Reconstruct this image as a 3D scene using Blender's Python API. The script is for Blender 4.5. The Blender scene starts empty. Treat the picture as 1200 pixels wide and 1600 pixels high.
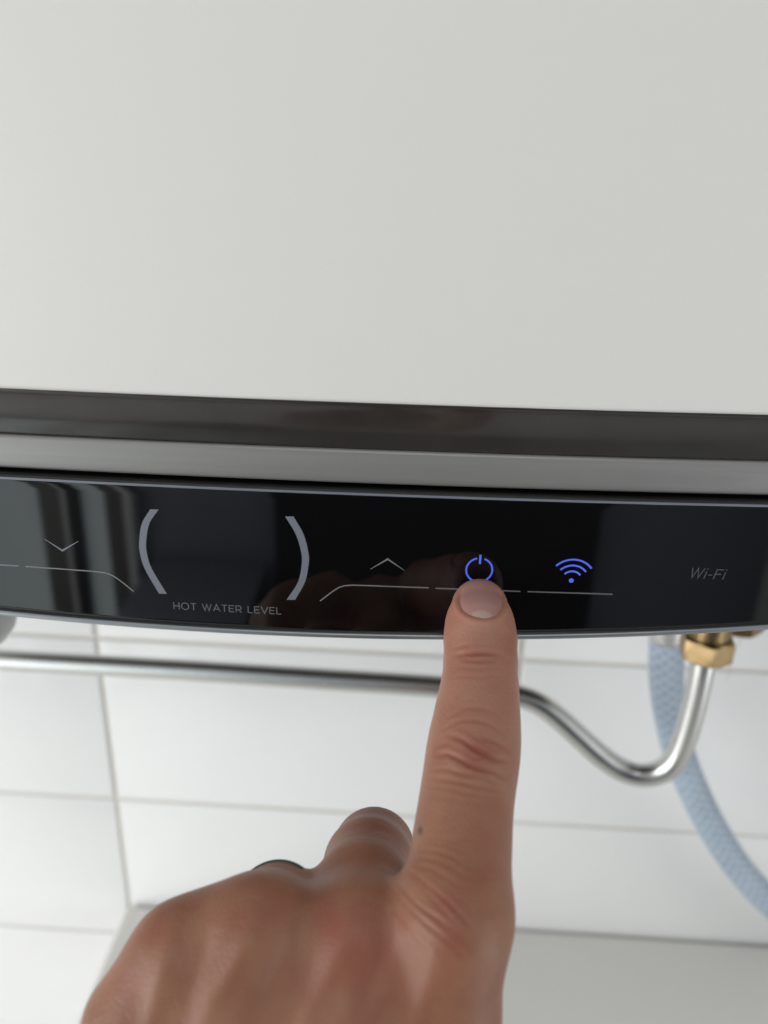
import bpy, bmesh, math
import numpy as np
from mathutils import Vector, Matrix

sc = bpy.context.scene
COL = sc.collection

# ------------------------------------------------------------------ camera
F = 1200.0                                     # focal length in pixels of the 1200 x 1600 frame
PITCH, YAW, ROLL = math.radians(21.44), math.radians(-2.18), math.radians(1.75)
CAM = np.array([0.0, -0.1805, 1.45])
_cy, _sy, _cp, _sp = math.cos(YAW), math.sin(YAW), math.cos(PITCH), math.sin(PITCH)
FWD = np.array([_sy * _cp, _cy * _cp, -_sp])
_r = np.array([_cy, -_sy, 0.0]); _d = np.cross(FWD, _r)
RIGHT = math.cos(ROLL) * _r - math.sin(ROLL) * _d
DOWN = math.sin(ROLL) * _r + math.cos(ROLL) * _d
cd = bpy.data.cameras.new('camera'); cam = bpy.data.objects.new('camera', cd); COL.objects.link(cam)
cam.matrix_world = Matrix([[RIGHT[i], -DOWN[i], -FWD[i], CAM[i]] for i in range(3)] + [[0, 0, 0, 1]])
cd.sensor_fit = 'VERTICAL'; cd.sensor_height = 36.0; cd.lens = F * 36.0 / 1600.0
cd.clip_start = 0.01; cd.clip_end = 50
cd.dof.use_dof = True; cd.dof.focus_distance = 0.196; cd.dof.aperture_fstop = cd.lens / 2.9
sc.camera = cam

# ------------------------------------------------------------------ world, window light, exposure
w = bpy.data.worlds.new('world'); sc.world = w; w.use_nodes = True
w.node_tree.nodes['Background'].inputs[0].default_value = (0.85, 0.92, 1.0, 1)
w.node_tree.nodes['Background'].inputs[1].default_value = 1.0

X_SIDE = 1.28
def area_light(name, loc, rot, sx, sy, power, color):
    ld = bpy.data.lights.new(name, 'AREA'); ld.shape = 'RECTANGLE'; ld.size = sx; ld.size_y = sy
    ld.energy = power; ld.color = color
    o = bpy.data.objects.new(name, ld); COL.objects.link(o); o.location = loc; o.rotation_euler = rot
    return o
# daylight entering through the window in the left wall (the light stands in the window opening)
area_light('window_daylight', (-1.48, -0.85, 1.05), (0, math.radians(-90), 0), 1.8, 1.15, 29.0, (1.0, 0.985, 0.96))
# added fill light on the right, weak and bluish, evens out the tiled wall
area_light('side_fill_light', (X_SIDE, -0.85, 1.0), (0, math.radians(90), 0), 1.4, 0.8, 9.0, (0.92, 0.96, 1.0))
# the flat ceiling lamp
area_light('ceiling_lamp_light', (0.1, -1.0, 2.53), (0, 0, 0), 0.5, 0.5, 3.0, (1.0, 0.95, 0.88))

vs = sc.view_settings
vs.view_transform = 'Standard'; vs.look = 'None'; vs.gamma = 1.0; vs.use_curve_mapping = False
vs.exposure = -0.14

# ------------------------------------------------------------------ pixel helpers (a pixel is a direction only)
def ray(px, py):
    return RIGHT * ((px - 600) / F) + DOWN * ((py - 800) / F) + FWD
def at_depth(px, py, d): return CAM + ray(px, py) * d
def at_y(px, py, y):
    r = ray(px, py); return CAM + r * ((y - CAM[1]) / r[1])
def at_z(px, py, z):
    r = ray(px, py); return CAM + r * ((z - CAM[2]) / r[2])
def project(P):
    q = P - CAM; d = q @ FWD
    return 600 + F * (q @ RIGHT) / d, 800 + F * (q @ DOWN) / d, d

# ------------------------------------------------------------------ materials
def mat(name, base, rough=0.5, metal=0.0, **kw):
    m = bpy.data.materials.new(name); m.use_nodes = True
    b = m.node_tree.nodes['Principled BSDF']
    b.inputs['Base Color'].default_value = (*base, 1); b.inputs['Roughness'].default_value = rough
    b.inputs['Metallic'].default_value = metal
    for k, v in kw.items(): b.inputs[k.replace('_', ' ')].default_value = v
    return m
def nodes(m): return m.node_tree.nodes, m.node_tree.links, m.node_tree.nodes['Principled BSDF']
def noise_bump(m, scale, strength, dist=0.001, detail=3.0, stretch=None):
    n, l, b = nodes(m)
    tc = n.new('ShaderNodeTexCoord'); t = n.new('ShaderNodeTexNoise'); t.inputs['Scale'].default_value = scale
    t.inputs['Detail'].default_value = detail
    mp = n.new('ShaderNodeMapping')
    if stretch: mp.inputs['Scale'].default_value = stretch
    l.new(tc.outputs['Object'], mp.inputs[0]); l.new(mp.outputs[0], t.inputs['Vector'])
    bp = n.new('ShaderNodeBump'); bp.inputs['Strength'].default_value = strength; bp.inputs['Distance'].default_value = dist
    l.new(t.outputs[0], bp.inputs['Height']); l.new(bp.outputs[0], b.inputs['Normal'])
    return t
def noise_color(m, c1, c2, scale, detail=4.0, lo=0.35, hi=0.65, stretch=None):
    n, l, b = nodes(m)
    tc = n.new('ShaderNodeTexCoord'); t = n.new('ShaderNodeTexNoise'); t.inputs['Scale'].default_value = scale
    t.inputs['Detail'].default_value = detail
    mp = n.new('ShaderNodeMapping')
    if stretch: mp.inputs['Scale'].default_value = stretch
    l.new(tc.outputs['Object'], mp.inputs[0]); l.new(mp.outputs[0], t.inputs['Vector'])
    r = n.new('ShaderNodeValToRGB'); r.color_ramp.elements[0].position = lo; r.color_ramp.elements[1].position = hi
    r.color_ramp.elements[0].color = (*c1, 1); r.color_ramp.elements[1].color = (*c2, 1)
    l.new(t.outputs[0], r.inputs[0]); l.new(r.outputs[0], b.inputs['Base Color'])

M_WHITE = mat('white_enamel', (0.70, 0.688, 0.66), 0.32); noise_bump(M_WHITE, 60, 0.02)
M_DARK = mat('dark_taupe_gloss', (0.030, 0.027, 0.025), 0.16)
noise_color(M_DARK, (0.027, 0.024, 0.022), (0.034, 0.031, 0.028), 40)
M_SILVER = mat('satin_silver', (0.25, 0.245, 0.235), 0.42, 0.4)
noise_color(M_SILVER, (0.235, 0.232, 0.225), (0.265, 0.262, 0.255), 300, stretch=(0.02, 1, 1))
M_GLASS = mat('black_glass', (0.0022, 0.0022, 0.0026), 0.03); noise_bump(M_GLASS, 8, 0.004)
M_CHROME = mat('chrome', (0.66, 0.66, 0.65), 0.27, 1.0); noise_bump(M_CHROME, 120, 0.015)
M_TRIM = mat('silver_trim', (0.30, 0.32, 0.34), 0.34, 0.8); noise_bump(M_TRIM, 90, 0.02)
M_BRASS = mat('brass', (0.34, 0.24, 0.12), 0.36, 1.0); noise_bump(M_BRASS, 300, 0.08)
noise_color(M_BRASS, (0.27, 0.19, 0.092), (0.36, 0.26, 0.135), 90)
M_HOSE = mat('pale_blue_hose', (0.47, 0.56, 0.68), 0.28); noise_color(M_HOSE, (0.27, 0.345, 0.44), (0.33, 0.41, 0.51), 60)
M_FERRULE = mat('steel_ferrule', (0.62, 0.61, 0.60), 0.3, 0.8); noise_bump(M_FERRULE, 200, 0.1)
M_GREYCAP = mat('grey_plastic', (0.45, 0.455, 0.46), 0.35); noise_bump(M_GREYCAP, 90, 0.05)
M_TILE = mat('white_glazed_tile', (0.87, 0.87, 0.87), 0.10)
noise_color(M_TILE, (0.86, 0.86, 0.855), (0.88, 0.88, 0.88), 6); noise_bump(M_TILE, 9, 0.03, 0.002)
M_GROUT = mat('grout', (0.70, 0.66, 0.61), 0.9); noise_bump(M_GROUT, 500, 0.3)
M_PAINT = mat('white_paint', (0.80, 0.80, 0.78), 0.7); noise_bump(M_PAINT, 150, 0.1)
M_PAINT_B = mat('grey_blue_paint', (0.26, 0.29, 0.34), 0.7); noise_bump(M_PAINT_B, 150, 0.1)
M_FLOOR = mat('grey_floor', (0.5, 0.49, 0.48), 0.4); noise_color(M_FLOOR, (0.52, 0.51, 0.49), (0.6, 0.59, 0.57), 9)
M_CAB = mat('off_white_laminate', (0.74, 0.735, 0.70), 0.38); noise_bump(M_CAB, 100, 0.04)
M_DOOR = mat('dark_door_paint', (0.012, 0.012, 0.014), 0.5); noise_bump(M_DOOR, 60, 0.1)
M_PVC = mat('white_frame', (0.82, 0.83, 0.83), 0.3); noise_bump(M_PVC, 60, 0.02)
M_FRAME = mat('grey_frame', (0.16, 0.16, 0.15), 0.35); noise_bump(M_FRAME, 60, 0.02)
M_BLACKFRAME = mat('black_seal', (0.01, 0.012, 0.016), 0.4); noise_bump(M_BLACKFRAME, 60, 0.02)
M_PRINT = mat('grey_print', (0.15, 0.162, 0.195), 0.45); noise_bump(M_PRINT, 900, 0.02)
M_PRINT_LINE = mat('fine_grey_print', (0.17, 0.175, 0.185), 0.45); noise_bump(M_PRINT_LINE, 900, 0.02)
M_PRINT_DIM = mat('dim_grey_print', (0.10, 0.104, 0.112), 0.45); noise_bump(M_PRINT_DIM, 900, 0.02)
M_PRINT_DIM2 = mat('dimmer_grey_print', (0.06, 0.063, 0.070), 0.45); noise_bump(M_PRINT_DIM2, 900, 0.02)
M_LED = mat('blue_led', (0.02, 0.03, 0.2), 0.5)
_b = M_LED.node_tree.nodes['Principled BSDF']
_b.inputs['Emission Color'].default_value = (0.065, 0.12, 0.74, 1); _b.inputs['Emission Strength'].default_value = 1.0
M_RING = mat('dark_metal_ring', (0.10, 0.10, 0.11), 0.2, 1.0); noise_bump(M_RING, 300, 0.05)

# ------------------------------------------------------------------ object helpers
def tag(o, label=None, cat=None, group=None, kind=None):
    if label: o['label'] = label
    if cat: o['category'] = cat
    if group: o['group'] = group
    if kind: o['kind'] = kind
    return o
def link(name, me, m=None, parent=None, smooth=True):
    o = bpy.data.objects.new(name, me); COL.objects.link(o)
    if m and not me.materials: me.materials.append(m)
    if smooth: me.polygons.foreach_set('use_smooth', [True] * len(me.polygons))
    if parent: o.parent = parent
    return o
def mesh(name, V, Fc, m=None, parent=None, smooth=True):
    me = bpy.data.meshes.new(name); me.from_pydata([tuple(map(float, v)) for v in V], [], [tuple(map(int, f)) for f in Fc]); me.update()
    return link(name, me, m, parent, smooth)
def empty(name, loc=(0, 0, 0)):
    o = bpy.data.objects.new(name, None); COL.objects.link(o); o.location = loc; return o
def keep(o, parent):                       # parent without moving; all roots are unrotated empties
    o.parent = parent; o.matrix_parent_inverse = Matrix.Translation(parent.location).inverted(); return o
def box_mesh(name, c, s, bevel=0.0, seg=2):
    bm = bmesh.new(); bmesh.ops.create_cube(bm, size=1.0)
    bmesh.ops.scale(bm, vec=s, verts=bm.verts)
    if bevel: bmesh.ops.bevel(bm, geom=bm.edges[:], offset=bevel, segments=seg, affect='EDGES', profile=0.5)
    bmesh.ops.translate(bm, vec=c, verts=bm.verts)
    me = bpy.data.meshes.new(name); bm.to_mesh(me); bm.free(); return me
def box(name, lo, hi, m, parent=None, bevel=0.0, seg=2, smooth=False):
    lo, hi = np.array(lo, float), np.array(hi, float)
    o = link(name, box_mesh(name, tuple((lo + hi) / 2), tuple(hi - lo), bevel, seg), m, None, smooth)
    if parent: keep(o, parent)
    return o
def catmull(P, n):
    P = np.array(P, float); Q = np.vstack([2 * P[0] - P[1], P, 2 * P[-1] - P[-2]]); out = []
    for i in range(1, len(Q) - 2):
        for t in np.linspace(0, 1, n, endpoint=False):
            a, b, c, d = Q[i - 1], Q[i], Q[i + 1], Q[i + 2]
            out.append(0.5 * (2 * b + (c - a) * t + (2 * a - 5 * b + 4 * c - d) * t * t + (-a + 3 * b - 3 * c + d) * t ** 3))
    out.append(P[-1]); return np.array(out)
def resample(P, step):
    L = np.r_[0, np.cumsum(np.linalg.norm(np.diff(P, axis=0), axis=1))]
    s = np.linspace(0, L[-1], max(2, int(L[-1] / step)))
    return np.stack([np.interp(s, L, P[:, k]) for k in range(3)], 1), s
def tube(name, P, r, m, parent=None, seg=24, rfun=None, cap=True):
    P = np.asarray(P); n = len(P); T = np.gradient(P, axis=0); T /= np.linalg.norm(T, axis=1)[:, None]
    u = np.cross(T[0], [0.3, 0.9, 0.31]); u /= np.linalg.norm(u); V = []
    s = np.r_[0, np.cumsum(np.linalg.norm(np.diff(P, axis=0), axis=1))]
    for i in range(n):
        u = u - T[i] * (u @ T[i]); u /= np.linalg.norm(u); v = np.cross(T[i], u)
        for k in range(seg):
            a = 2 * math.pi * k / seg; rr = rfun(a, s[i]) if rfun else r
            V.append(P[i] + rr * (math.cos(a) * u + math.sin(a) * v))
    Fc = [(i * seg + k, i * seg + (k + 1) % seg, (i + 1) * seg + (k + 1) % seg, (i + 1) * seg + k) for i in range(n - 1) for k in range(seg)]
    if cap: Fc += [tuple(range(seg))[::-1], tuple(range((n - 1) * seg, n * seg))]
    return mesh(name, V, Fc, m, parent)
def lathe(name, prof, c, m, parent=None, seg=40, axis='Z'):
    V, Fc = [], []; n = len(prof)
    for k in range(seg):
        a = 2 * math.pi * k / seg
        for r, h in prof: V.append((c[0] + r * math.cos(a), c[1] + r * math.sin(a), c[2] + h))
    for k in range(seg):
        for i in range(n - 1):
            a, b = k * n + i, ((k + 1) % seg) * n + i; Fc.append((a, b, b + 1, a + 1))
    return mesh(name, V, Fc, m, parent)

# ------------------------------------------------------------------ the room
WALL_Y = 0.283                                  # face of the tiles
X0, X1, YB, ZC = -1.5, 1.3, -1.75, 2.55
tag(box('floor', (X0 - .1, YB - .1, -.1), (X1 + .1, WALL_Y + .1, 0), M_FLOOR), 'grey stone floor of the bathroom', 'floor', kind='structure')
tag(box('ceiling', (X0 - .1, YB - .1, ZC), (X1 + .1, WALL_Y + .1, ZC + .1), M_PAINT), 'plain white painted ceiling', 'ceiling', kind='structure')
wf = tag(box('wall_front', (X0 - .1, WALL_Y + .0022, 0), (X1 + .1, WALL_Y + .1, ZC), M_GROUT), 'wall of large white glazed tiles behind the water heater', 'wall', kind='structure')
tag(box('wall_right', (X1, YB, 0), (X1 + .1, WALL_Y, ZC), M_PAINT), 'plain white painted wall at the right side of the room', 'wall', kind='structure')
tag(box('wall_back', (X0 - .1, YB - .1, 0), (X1 + .1, YB, ZC), M_PAINT_B), 'grey-blue painted wall facing the water heater', 'wall', kind='structure')
# left wall in four pieces around its window opening, joined into one mesh
wy0, wy1, wz0, wz1 = -1.45, -0.25, 0.12, 2.0
bm = bmesh.new()
for lo, hi in (((X0 - .1, YB, 0), (X0, WALL_Y, wz0)), ((X0 - .1, YB, wz1), (X0, WALL_Y, ZC)),
               ((X0 - .1, YB, wz0), (X0, wy0, wz1)), ((X0 - .1, wy1, wz0), (X0, WALL_Y, wz1))):
    g = bmesh.ops.create_cube(bm, size=1.0)['verts']
    bmesh.ops.scale(bm, vec=[hi[i] - lo[i] for i in range(3)], verts=g)
    bmesh.ops.translate(bm, vec=[(hi[i] + lo[i]) / 2 for i in range(3)], verts=g)
me = bpy.data.meshes.new('wall_left'); bm.to_mesh(me); bm.free()
tag(link('wall_left', me, M_PAINT, smooth=False), 'white painted wall with the daylight window', 'wall', kind='structure')
win = tag(empty('window_1', (X0, (wy0 + wy1) / 2, wz0)), 'white framed window in the side wall', 'window', kind='structure')
for lo, hi in (((X0 - .07, wy0, wz0), (X0 - .02, wy0 + .06, wz1)), ((X0 - .07, wy1 - .06, wz0), (X0 - .02, wy1, wz1)),
               ((X0 - .07, wy0 + .06, wz0), (X0 - .02, wy1 - .06, wz0 + .06)), ((X0 - .07, wy0 + .06, wz1 - .06), (X0 - .02, wy1 - .06, wz1)),
               ((X0 - .07, (wy0 + wy1) / 2 - .03, wz0 + .06), (X0 - .02, (wy0 + wy1) / 2 + .03, wz1 - .06))):
    box('window_frame', lo, hi, M_PVC, win, .004)
fill_win = tag(empty('fill_window', (X1, -.85, .3)), 'added white window frame around the fill light on the right', 'window', kind='structure')  # made-up window, only frames the added right-hand fill
for lo, hi in (((X1 - .03, -1.30, .25), (X1 - .001, -1.25, 1.75)), ((X1 - .03, -.45, .25), (X1 - .001, -.40, 1.75)), ((X1 - .03, -1.25, .25), (X1 - .001, -.45, .30)), ((X1 - .03, -1.25, 1.70), (X1 - .001, -.45, 1.75))):
    box('window_frame', lo, hi, M_PVC, fill_win, .004)
# tiles: 300 x 143.6 mm, stacked, 3 mm joints
TW, TH, JX, JZ = 0.300, 0.1436, -0.2192, 1.0183
tm = box_mesh('tile', (0, 0.004, 0), (TW - .0028, .008, TH - .0028), .0011, 3)
tm.materials.append(M_TILE)
tm.polygons.foreach_set('use_smooth', [True] * len(tm.polygons))
i0, i1 = math.ceil((X0 - JX) / TW), math.floor((X1 - JX) / TW)
j0, j1 = math.ceil((0 - JZ) / TH), math.floor((ZC - JZ) / TH)
rng = np.random.default_rng(4)
for i in range(i0, i1):
    for j in range(j0, j1):
        o = bpy.data.objects.new('tile', tm); COL.objects.link(o); o.parent = wf
        o.location = (JX + (i + .5) * TW, WALL_Y, JZ + (j + .5) * TH)
        o.rotation_euler = (rng.normal(0, .0012), 0, rng.normal(0, .0008))

# ------------------------------------------------------------------ water heater
HX = -0.048                                      # centre line of the heater
KC = 0.25                                        # front is gently convex: y = KC * (x - HX)^2
def front_y(x): return KC * (x - HX) ** 2
def on_front(px, py, off=0.0):
    y = 0.0
    for _ in range(12):
        p = at_y(px, py, y); y = front_y(p[0]) - off
    return p
def zf(px, py, off=0.0): return on_front(px, py, off)[2]
Z_WHITE = zf(600, 632); Z_DARK = zf(600, 707); Z_SILV = zf(600, 758)
OFF = 0.0022                                     # glass stands proud of the bands
low_pts = [(0, 953.7), (300, 979), (480, 987.5), (600, 990.5), (850, 992), (1000, 986.7), (1200, 976)]
LP = np.array([on_front(*p, OFF) for p in low_pts])
_A = np.stack([np.ones(len(LP)), LP[:, 0] - HX, (LP[:, 0] - HX) ** 2], 1)
_c = np.linalg.lstsq(_A, LP[:, 2], rcond=None)[0]
def z_low(x): dx = x - HX; return min(_c[0] + _c[1] * dx + _c[2] * dx * dx, Z_SILV - .006)
HW, HD = 0.30, 0.268
heater = tag(empty('water_heater', (HX, 0.14, _c[0])), 'white wall-hung electric water heater with black glass touch panel', 'water heater')
def plan(off=0.0, n_front=90, rc=0.05):
    """closed plan curve; off > 0 is outwards"""
    pts = []
    xs = np.linspace(-HW + rc, HW - rc, n_front)
    for x in xs: pts.append((HX + x, KC * x * x - off))
    ye = KC * (HW - rc) ** 2
    for a in np.linspace(-90, 0, 12)[1:]:
        a = math.radians(a); pts.append((HX + HW - rc + (rc + off) * math.cos(a), ye + rc + (rc + off) * math.sin(a)))
    for y in np.linspace(ye + rc, HD - .02, 6)[1:]: pts.append((HX + HW + off, y))
    for x in np.linspace(HW - .02, -HW + .02, 30): pts.append((HX + x, HD + off * 0))
    for y in np.linspace(HD - .02, ye + rc, 6)[:-1]: pts.append((HX - HW - off, y))
    for a in np.linspace(180, 270, 12)[:-1]:
        a = math.radians(a); pts.append((HX - HW + rc + (rc + off) * math.cos(a), ye + rc + (rc + off) * math.sin(a)))
    return pts
def sweep(name, prof, m, parent, cap0=True, cap1=True):
    """prof: list of (off, z or function of x)"""
    V, Fc = [], []
    for off, z in prof:
        for x, y in plan(off): V.append((x, y, z(x) if callable(z) else z))
    n = len(plan()); k = len(prof)
    for i in range(k - 1):
        for j in range(n): Fc.append((i * n + j, i * n + (j + 1) % n, (i + 1) * n + (j + 1) % n, (i + 1) * n + j))
    if cap0: Fc.append(tuple(range(n))[::-1])
    if cap1: Fc.append(tuple(range((k - 1) * n, k * n)))
    o = mesh(name, V, Fc, m); keep(o, parent); return o
# white body with rounded lower lip
prof = [(-.006, Z_WHITE - .0002), (-.0018, Z_WHITE - .0002)]
prof += [(-.0018 + .0018 * math.sin(a), Z_WHITE - .0002 + .0018 - .0018 * math.cos(a)) for a in np.linspace(0.15, math.pi / 2, 6)]
prof += [(0, 1.46), (0, 1.7), (0, 2.05), (-.006, 2.085), (-.022, 2.11), (-.05, 2.12)]
body = sweep('tank_body', prof, M_WHITE, heater)
# dark gloss band, its thin upper lip, then the satin silver band
e = .0007
band = sweep('dark_band', [(-.004, Z_WHITE + .0006), (-.0012, Z_WHITE + .0004), (-.0010, Z_WHITE - .0008), (-.0015, Z_WHITE - .0010), (-.0013, Z_DARK + .0010), (-.0013, Z_DARK + .0004), (-.004, Z_DARK)], M_DARK, heater, False, False)
silv = sweep('silver_band', [(-.004, Z_DARK + .0003), (-.0012, Z_DARK + .0002), (-.0006, Z_DARK - .0001), (-.0004, Z_DARK - .0006), (.0000, Z_SILV + .0008), (-.0003, Z_SILV + .0002), (-.0012, Z_SILV), (-.004, Z_SILV)], M_SILVER, heater, False, False)
lower = sweep('lower_housing', [(-.05, lambda x: z_low(x) + .012), (-.012, lambda x: z_low(x) + .004), (-.004, lambda x: z_low(x) + .0012), (-.004, lambda x: max(z_low(x) + .003, Z_SILV)), (-.004, Z_WHITE)], M_DARK, heater, True, False)
# black glass panel: rounded upper edge, lens-shaped lower edge
ZT = Z_SILV - .0007
zl_line = zf(600, 773.5, OFF)                    # the printed line just below the rounded edge
V, Fc = [], []
xs = np.linspace(-.262, .262, 170); rr = .0026
prof_top = [(-.003, 0.0), (OFF - rr - .0004, 0.0)] + [(OFF - rr + rr * math.sin(a), -(rr - rr * math.cos(a)) * .75) for a in np.linspace(0.1, math.pi / 2, 9)]
NF = 24
for x in xs:
    zl = z_low(HX + x)
    prof = [(o_, ZT + dz) for o_, dz in prof_top]
    zs = prof[-1][1]
    prof += [(OFF, zs + (zl - zs) * t) for t in np.linspace(0, 1, NF)[1:]]
    prof += [(-.003, zl)]
    for o_, z in prof: V.append((HX + x, KC * x * x - o_, z))
n = len(prof)
for i in range(len(xs) - 1):
    for j in range(n - 1): Fc.append((i * n + j, i * n + j + 1, (i + 1) * n + j + 1, (i + 1) * n + j))
Fc += [tuple(range(n))[::-1], tuple(range((len(xs) - 1) * n, len(xs) * n))]
panel = mesh('control_panel', V, Fc, M_GLASS); keep(panel, heater)
tag(panel, 'black glass touch panel with grey markings and blue icons')
# chrome trim under the glass
V, Fc = [], []
tr = [(-.003, .0001), (OFF + .0002, .0001), (OFF + .0006, -.0003), (OFF + .0006, -.0010), (OFF + .0001, -.0014), (-.001, -.0016), (-.003, -.0016)]
for x in xs:
    for o_, dz in tr: V.append((HX + x, KC * x * x - o_, z_low(HX + x) + dz))
n = len(tr)
for i in range(len(xs) - 1):
    for j in range(n): Fc.append((i * n + j, i * n + (j + 1) % n, (i + 1) * n + (j + 1) % n, (i + 1) * n + j))
Fc += [tuple(range(n))[::-1], tuple(range((len(xs) - 1) * n, len(xs) * n))]
trim = mesh('trim_strip', V, Fc, M_TRIM); keep(trim, heater)

# printing on the glass: every mark is thin ink standing 0.04 mm on the glass
MM = 0.001
def ink(name, polys, m):
    """polys: list of strips; each strip is list of (left_xz, right_xz) on the panel"""
    V, Fc = [], []
    for st in polys:
        b = len(V)
        for L, R_ in st:
            for q in (L, R_): V.append((q[0], front_y(q[0]) - OFF - .00004, q[1]))
        for i in range(len(st) - 1): Fc.append((b + 2 * i, b + 2 * i + 1, b + 2 * i + 3, b + 2 * i + 2))
    o = mesh(name, V, Fc, m, smooth=False); o.parent = panel; o.matrix_parent_inverse = Matrix.Translation(heater.location).inverted() @ Matrix.Identity(4)
    o.matrix_parent_inverse = Matrix.Identity(4)
    return o
def pz(px, py): p = on_front(px, py, OFF); return np.array([p[0], p[2]])
def stroke(P, wd):
    """polyline in panel (x, z) -> strip of constant width, or width list"""
    P = np.array(P, float); T = np.gradient(P, axis=0) if len(P) > 2 else np.repeat([P[1] - P[0]], 2, 0)
    # mitre joints
    out = []
    for i in range(len(P)):
        d0 = P[i] - P[i - 1] if i else P[1] - P[0]; d1 = P[i + 1] - P[i] if i < len(P) - 1 else P[-1] - P[-2]
        d0 = d0 / np.linalg.norm(d0); d1 = d1 / np.linalg.norm(d1); t = d0 + d1; t /= np.linalg.norm(t)
        nrm = np.array([-t[1], t[0]]); c = max(.35, nrm @ np.array([-d1[1], d1[0]]))
        ww = wd[i] if isinstance(wd, (list, tuple)) else wd
        out.append((P[i] + nrm * ww / 2 / c, P[i] - nrm * ww / 2 / c))
    return out
def spl2(pts, n=8):
    P = np.array([(*pz(*p), 0) for p in pts]); return catmull(P, n)[:, :2]
S = np.linalg.norm(pz(601, 890) - pz(600, 890))                # metres per pixel on the glass
def arc(c, r, a0, a1, n=40): return [c + r * np.array([math.cos(math.radians(a)), math.sin(math.radians(a))]) for a in np.linspace(a0, a1, n)]
# thin line below the rounded edge
lx = np.linspace(-.26, .26, 110)
ink('printed_line', [[((HX + x, zl_line + .00033), (HX + x, zl_line - .00033)) for x in lx]], M_PRINT)
# brackets around the level display
Lo = [(234.7, 795.5), (221.3, 818.7), (217.3, 848), (219.3, 868), (226.7, 890), (248.3, 927.5)]
Li = [(248, 796), (233.3, 818.7), (228.6, 848), (230.6, 868), (238.2, 890), (261, 928)]
Ro = [(458.7, 806.7), (474.5, 834.7), (481.8, 862), (482.6, 880), (476.8, 909), (461.3, 937.3)]
Ri = [(445.3, 806.7), (461.9, 834.7), (470.2, 862), (471.3, 880), (465.6, 909), (447.5, 937.3)]
for A, B in ((Lo, Li), (Ro, Ri)): ink('level_bracket', [list(zip(spl2(A), spl2(B)))], M_PRINT)
ink('down_chevron', [stroke([pz(70, 842.3), pz(97.5, 860.2), pz(122.6, 845.6)], [.9 * S, 3.2 * S, .9 * S])], M_PRINT)
ink('up_chevron', [stroke([pz(578.5, 889.4), pz(605.8, 873.4), pz(631.7, 891.2)], [1.0 * S, 3.0 * S, 1.0 * S])], M_PRINT_LINE)
for pts in ([(-60, 880), (29.5, 884)], [(680.4, 919), (813.3, 924)], [(824, 924.3), (957, 928.4)]):
    ink('key_underline', [stroke([pz(*pts[0]), pz(*pts[1])], 2.2 * S)], M_PRINT_LINE)
ink('key_underline', [stroke([pz(40, 885), pz(96, 889)] + list(spl2([(150, 893), (164, 895), (176, 899.5), (188, 907.3), (209, 924)])), 2.2 * S)], M_PRINT_LINE)
ink('key_underline', [stroke(list(spl2([(500, 939), (522, 922.5), (535, 916), (551, 914.1)])) + [pz(610, 916.2), pz(670, 918.4)], 2.2 * S)], M_PRINT_LINE)
# power icon
pc = pz(748.8, 890.6); prad = 20.3 * S
tilt = -3.0
ink('power_icon', [stroke(arc(pc, prad, 90 - 16 + tilt, -270 + 16 + tilt, 60), 3.0 * S), stroke([pz(750.8, 866.8), pz(749.7, 881.3)], 3.6 * S)], M_LED)
# wireless icon
wc = pz(892.6, 907.0)
ang = (39.5 + tilt, 140.5 + tilt)
wi = [stroke(arc(wc, r * S, *ang, 24), 3.3 * S) for r in (16.0, 26.0, 36.0)]
wi.append([(wc + np.array([4.0 * S * math.cos(a), 4.0 * S * math.sin(a)]), wc + np.array([4.0 * S * math.cos(a), -4.0 * S * math.sin(a)])) for a in np.linspace(0.001, math.pi - .001, 14)])
ink('wireless_icon', wi, M_LED)
# lettering drawn with strokes in a 0..1 cap-height box
def ell(cx, cy, rx, ry, a0=0, a1=360, n=28): return [(cx + rx * math.cos(math.radians(a)), cy + ry * math.sin(math.radians(a))) for a in np.linspace(a0, a1, n)]
GL = {'H': (.82, [[(.06, 0), (.06, 1)], [(.74, 0), (.74, 1)], [(.06, .5), (.74, .5)]]),
      'O': (1.06, [ell(.52, .5, .46, .47)]),
      'T': (.76, [[(.37, 0), (.37, .96)], [(.02, .95), (.72, .95)]]),
      'W': (1.24, [[(.03, 1), (.35, .03), (.61, .95), (.87, .03), (1.19, 1)]]),
      'A': (.92, [[(.03, 0), (.45, .96), (.87, 0)], [(.2, .32), (.7, .32)]]),
      'E': (.72, [[(.06, 0), (.06, 1)], [(.06, .95), (.68, .95)], [(.06, .51), (.62, .51)], [(.06, .05), (.68, .05)]]),
      'R': (.82, [[(.06, 0), (.06, 1)], [(.06, .95), (.25, .95)] + ell(.44, .66, .27, .29, 90, -90, 12) + [(.06, .37)], [(.34, .44), (.74, 0)]]),
      'L': (.66, [[(.06, 0), (.06, 1)], [(.06, .05), (.62, .05)]]),
      'V': (.90, [[(.03, 1), (.45, .04), (.87, 1)]]),
      ' ': (.40, [])}
def lettering(text, glyphs, p0, p1, cap, sw, m, gap=.16, slant=0.0):
    a, b = pz(*p0), pz(*p1); tot = sum(glyphs[c][0] + gap for c in text) - gap
    ex = (b - a) / tot; L = np.linalg.norm(b - a); ez = np.array([-(b - a)[1], (b - a)[0]]) / L * cap
    ez = ez + slant * np.linalg.norm(ez) * (b - a) / L
    x = 0
    for c in text:
        if glyphs[c][1]: ink('letter', [stroke([a + ex * (x + u) + ez * v for u, v in g], sw) for g in glyphs[c][1]], m)
        x += glyphs[c][0] + gap
lettering('HOT WATER LEVEL', GL, (271.5, 951.6), (440, 960.0), 12.6 * S, 1.75 * S, M_PRINT_DIM)
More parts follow.
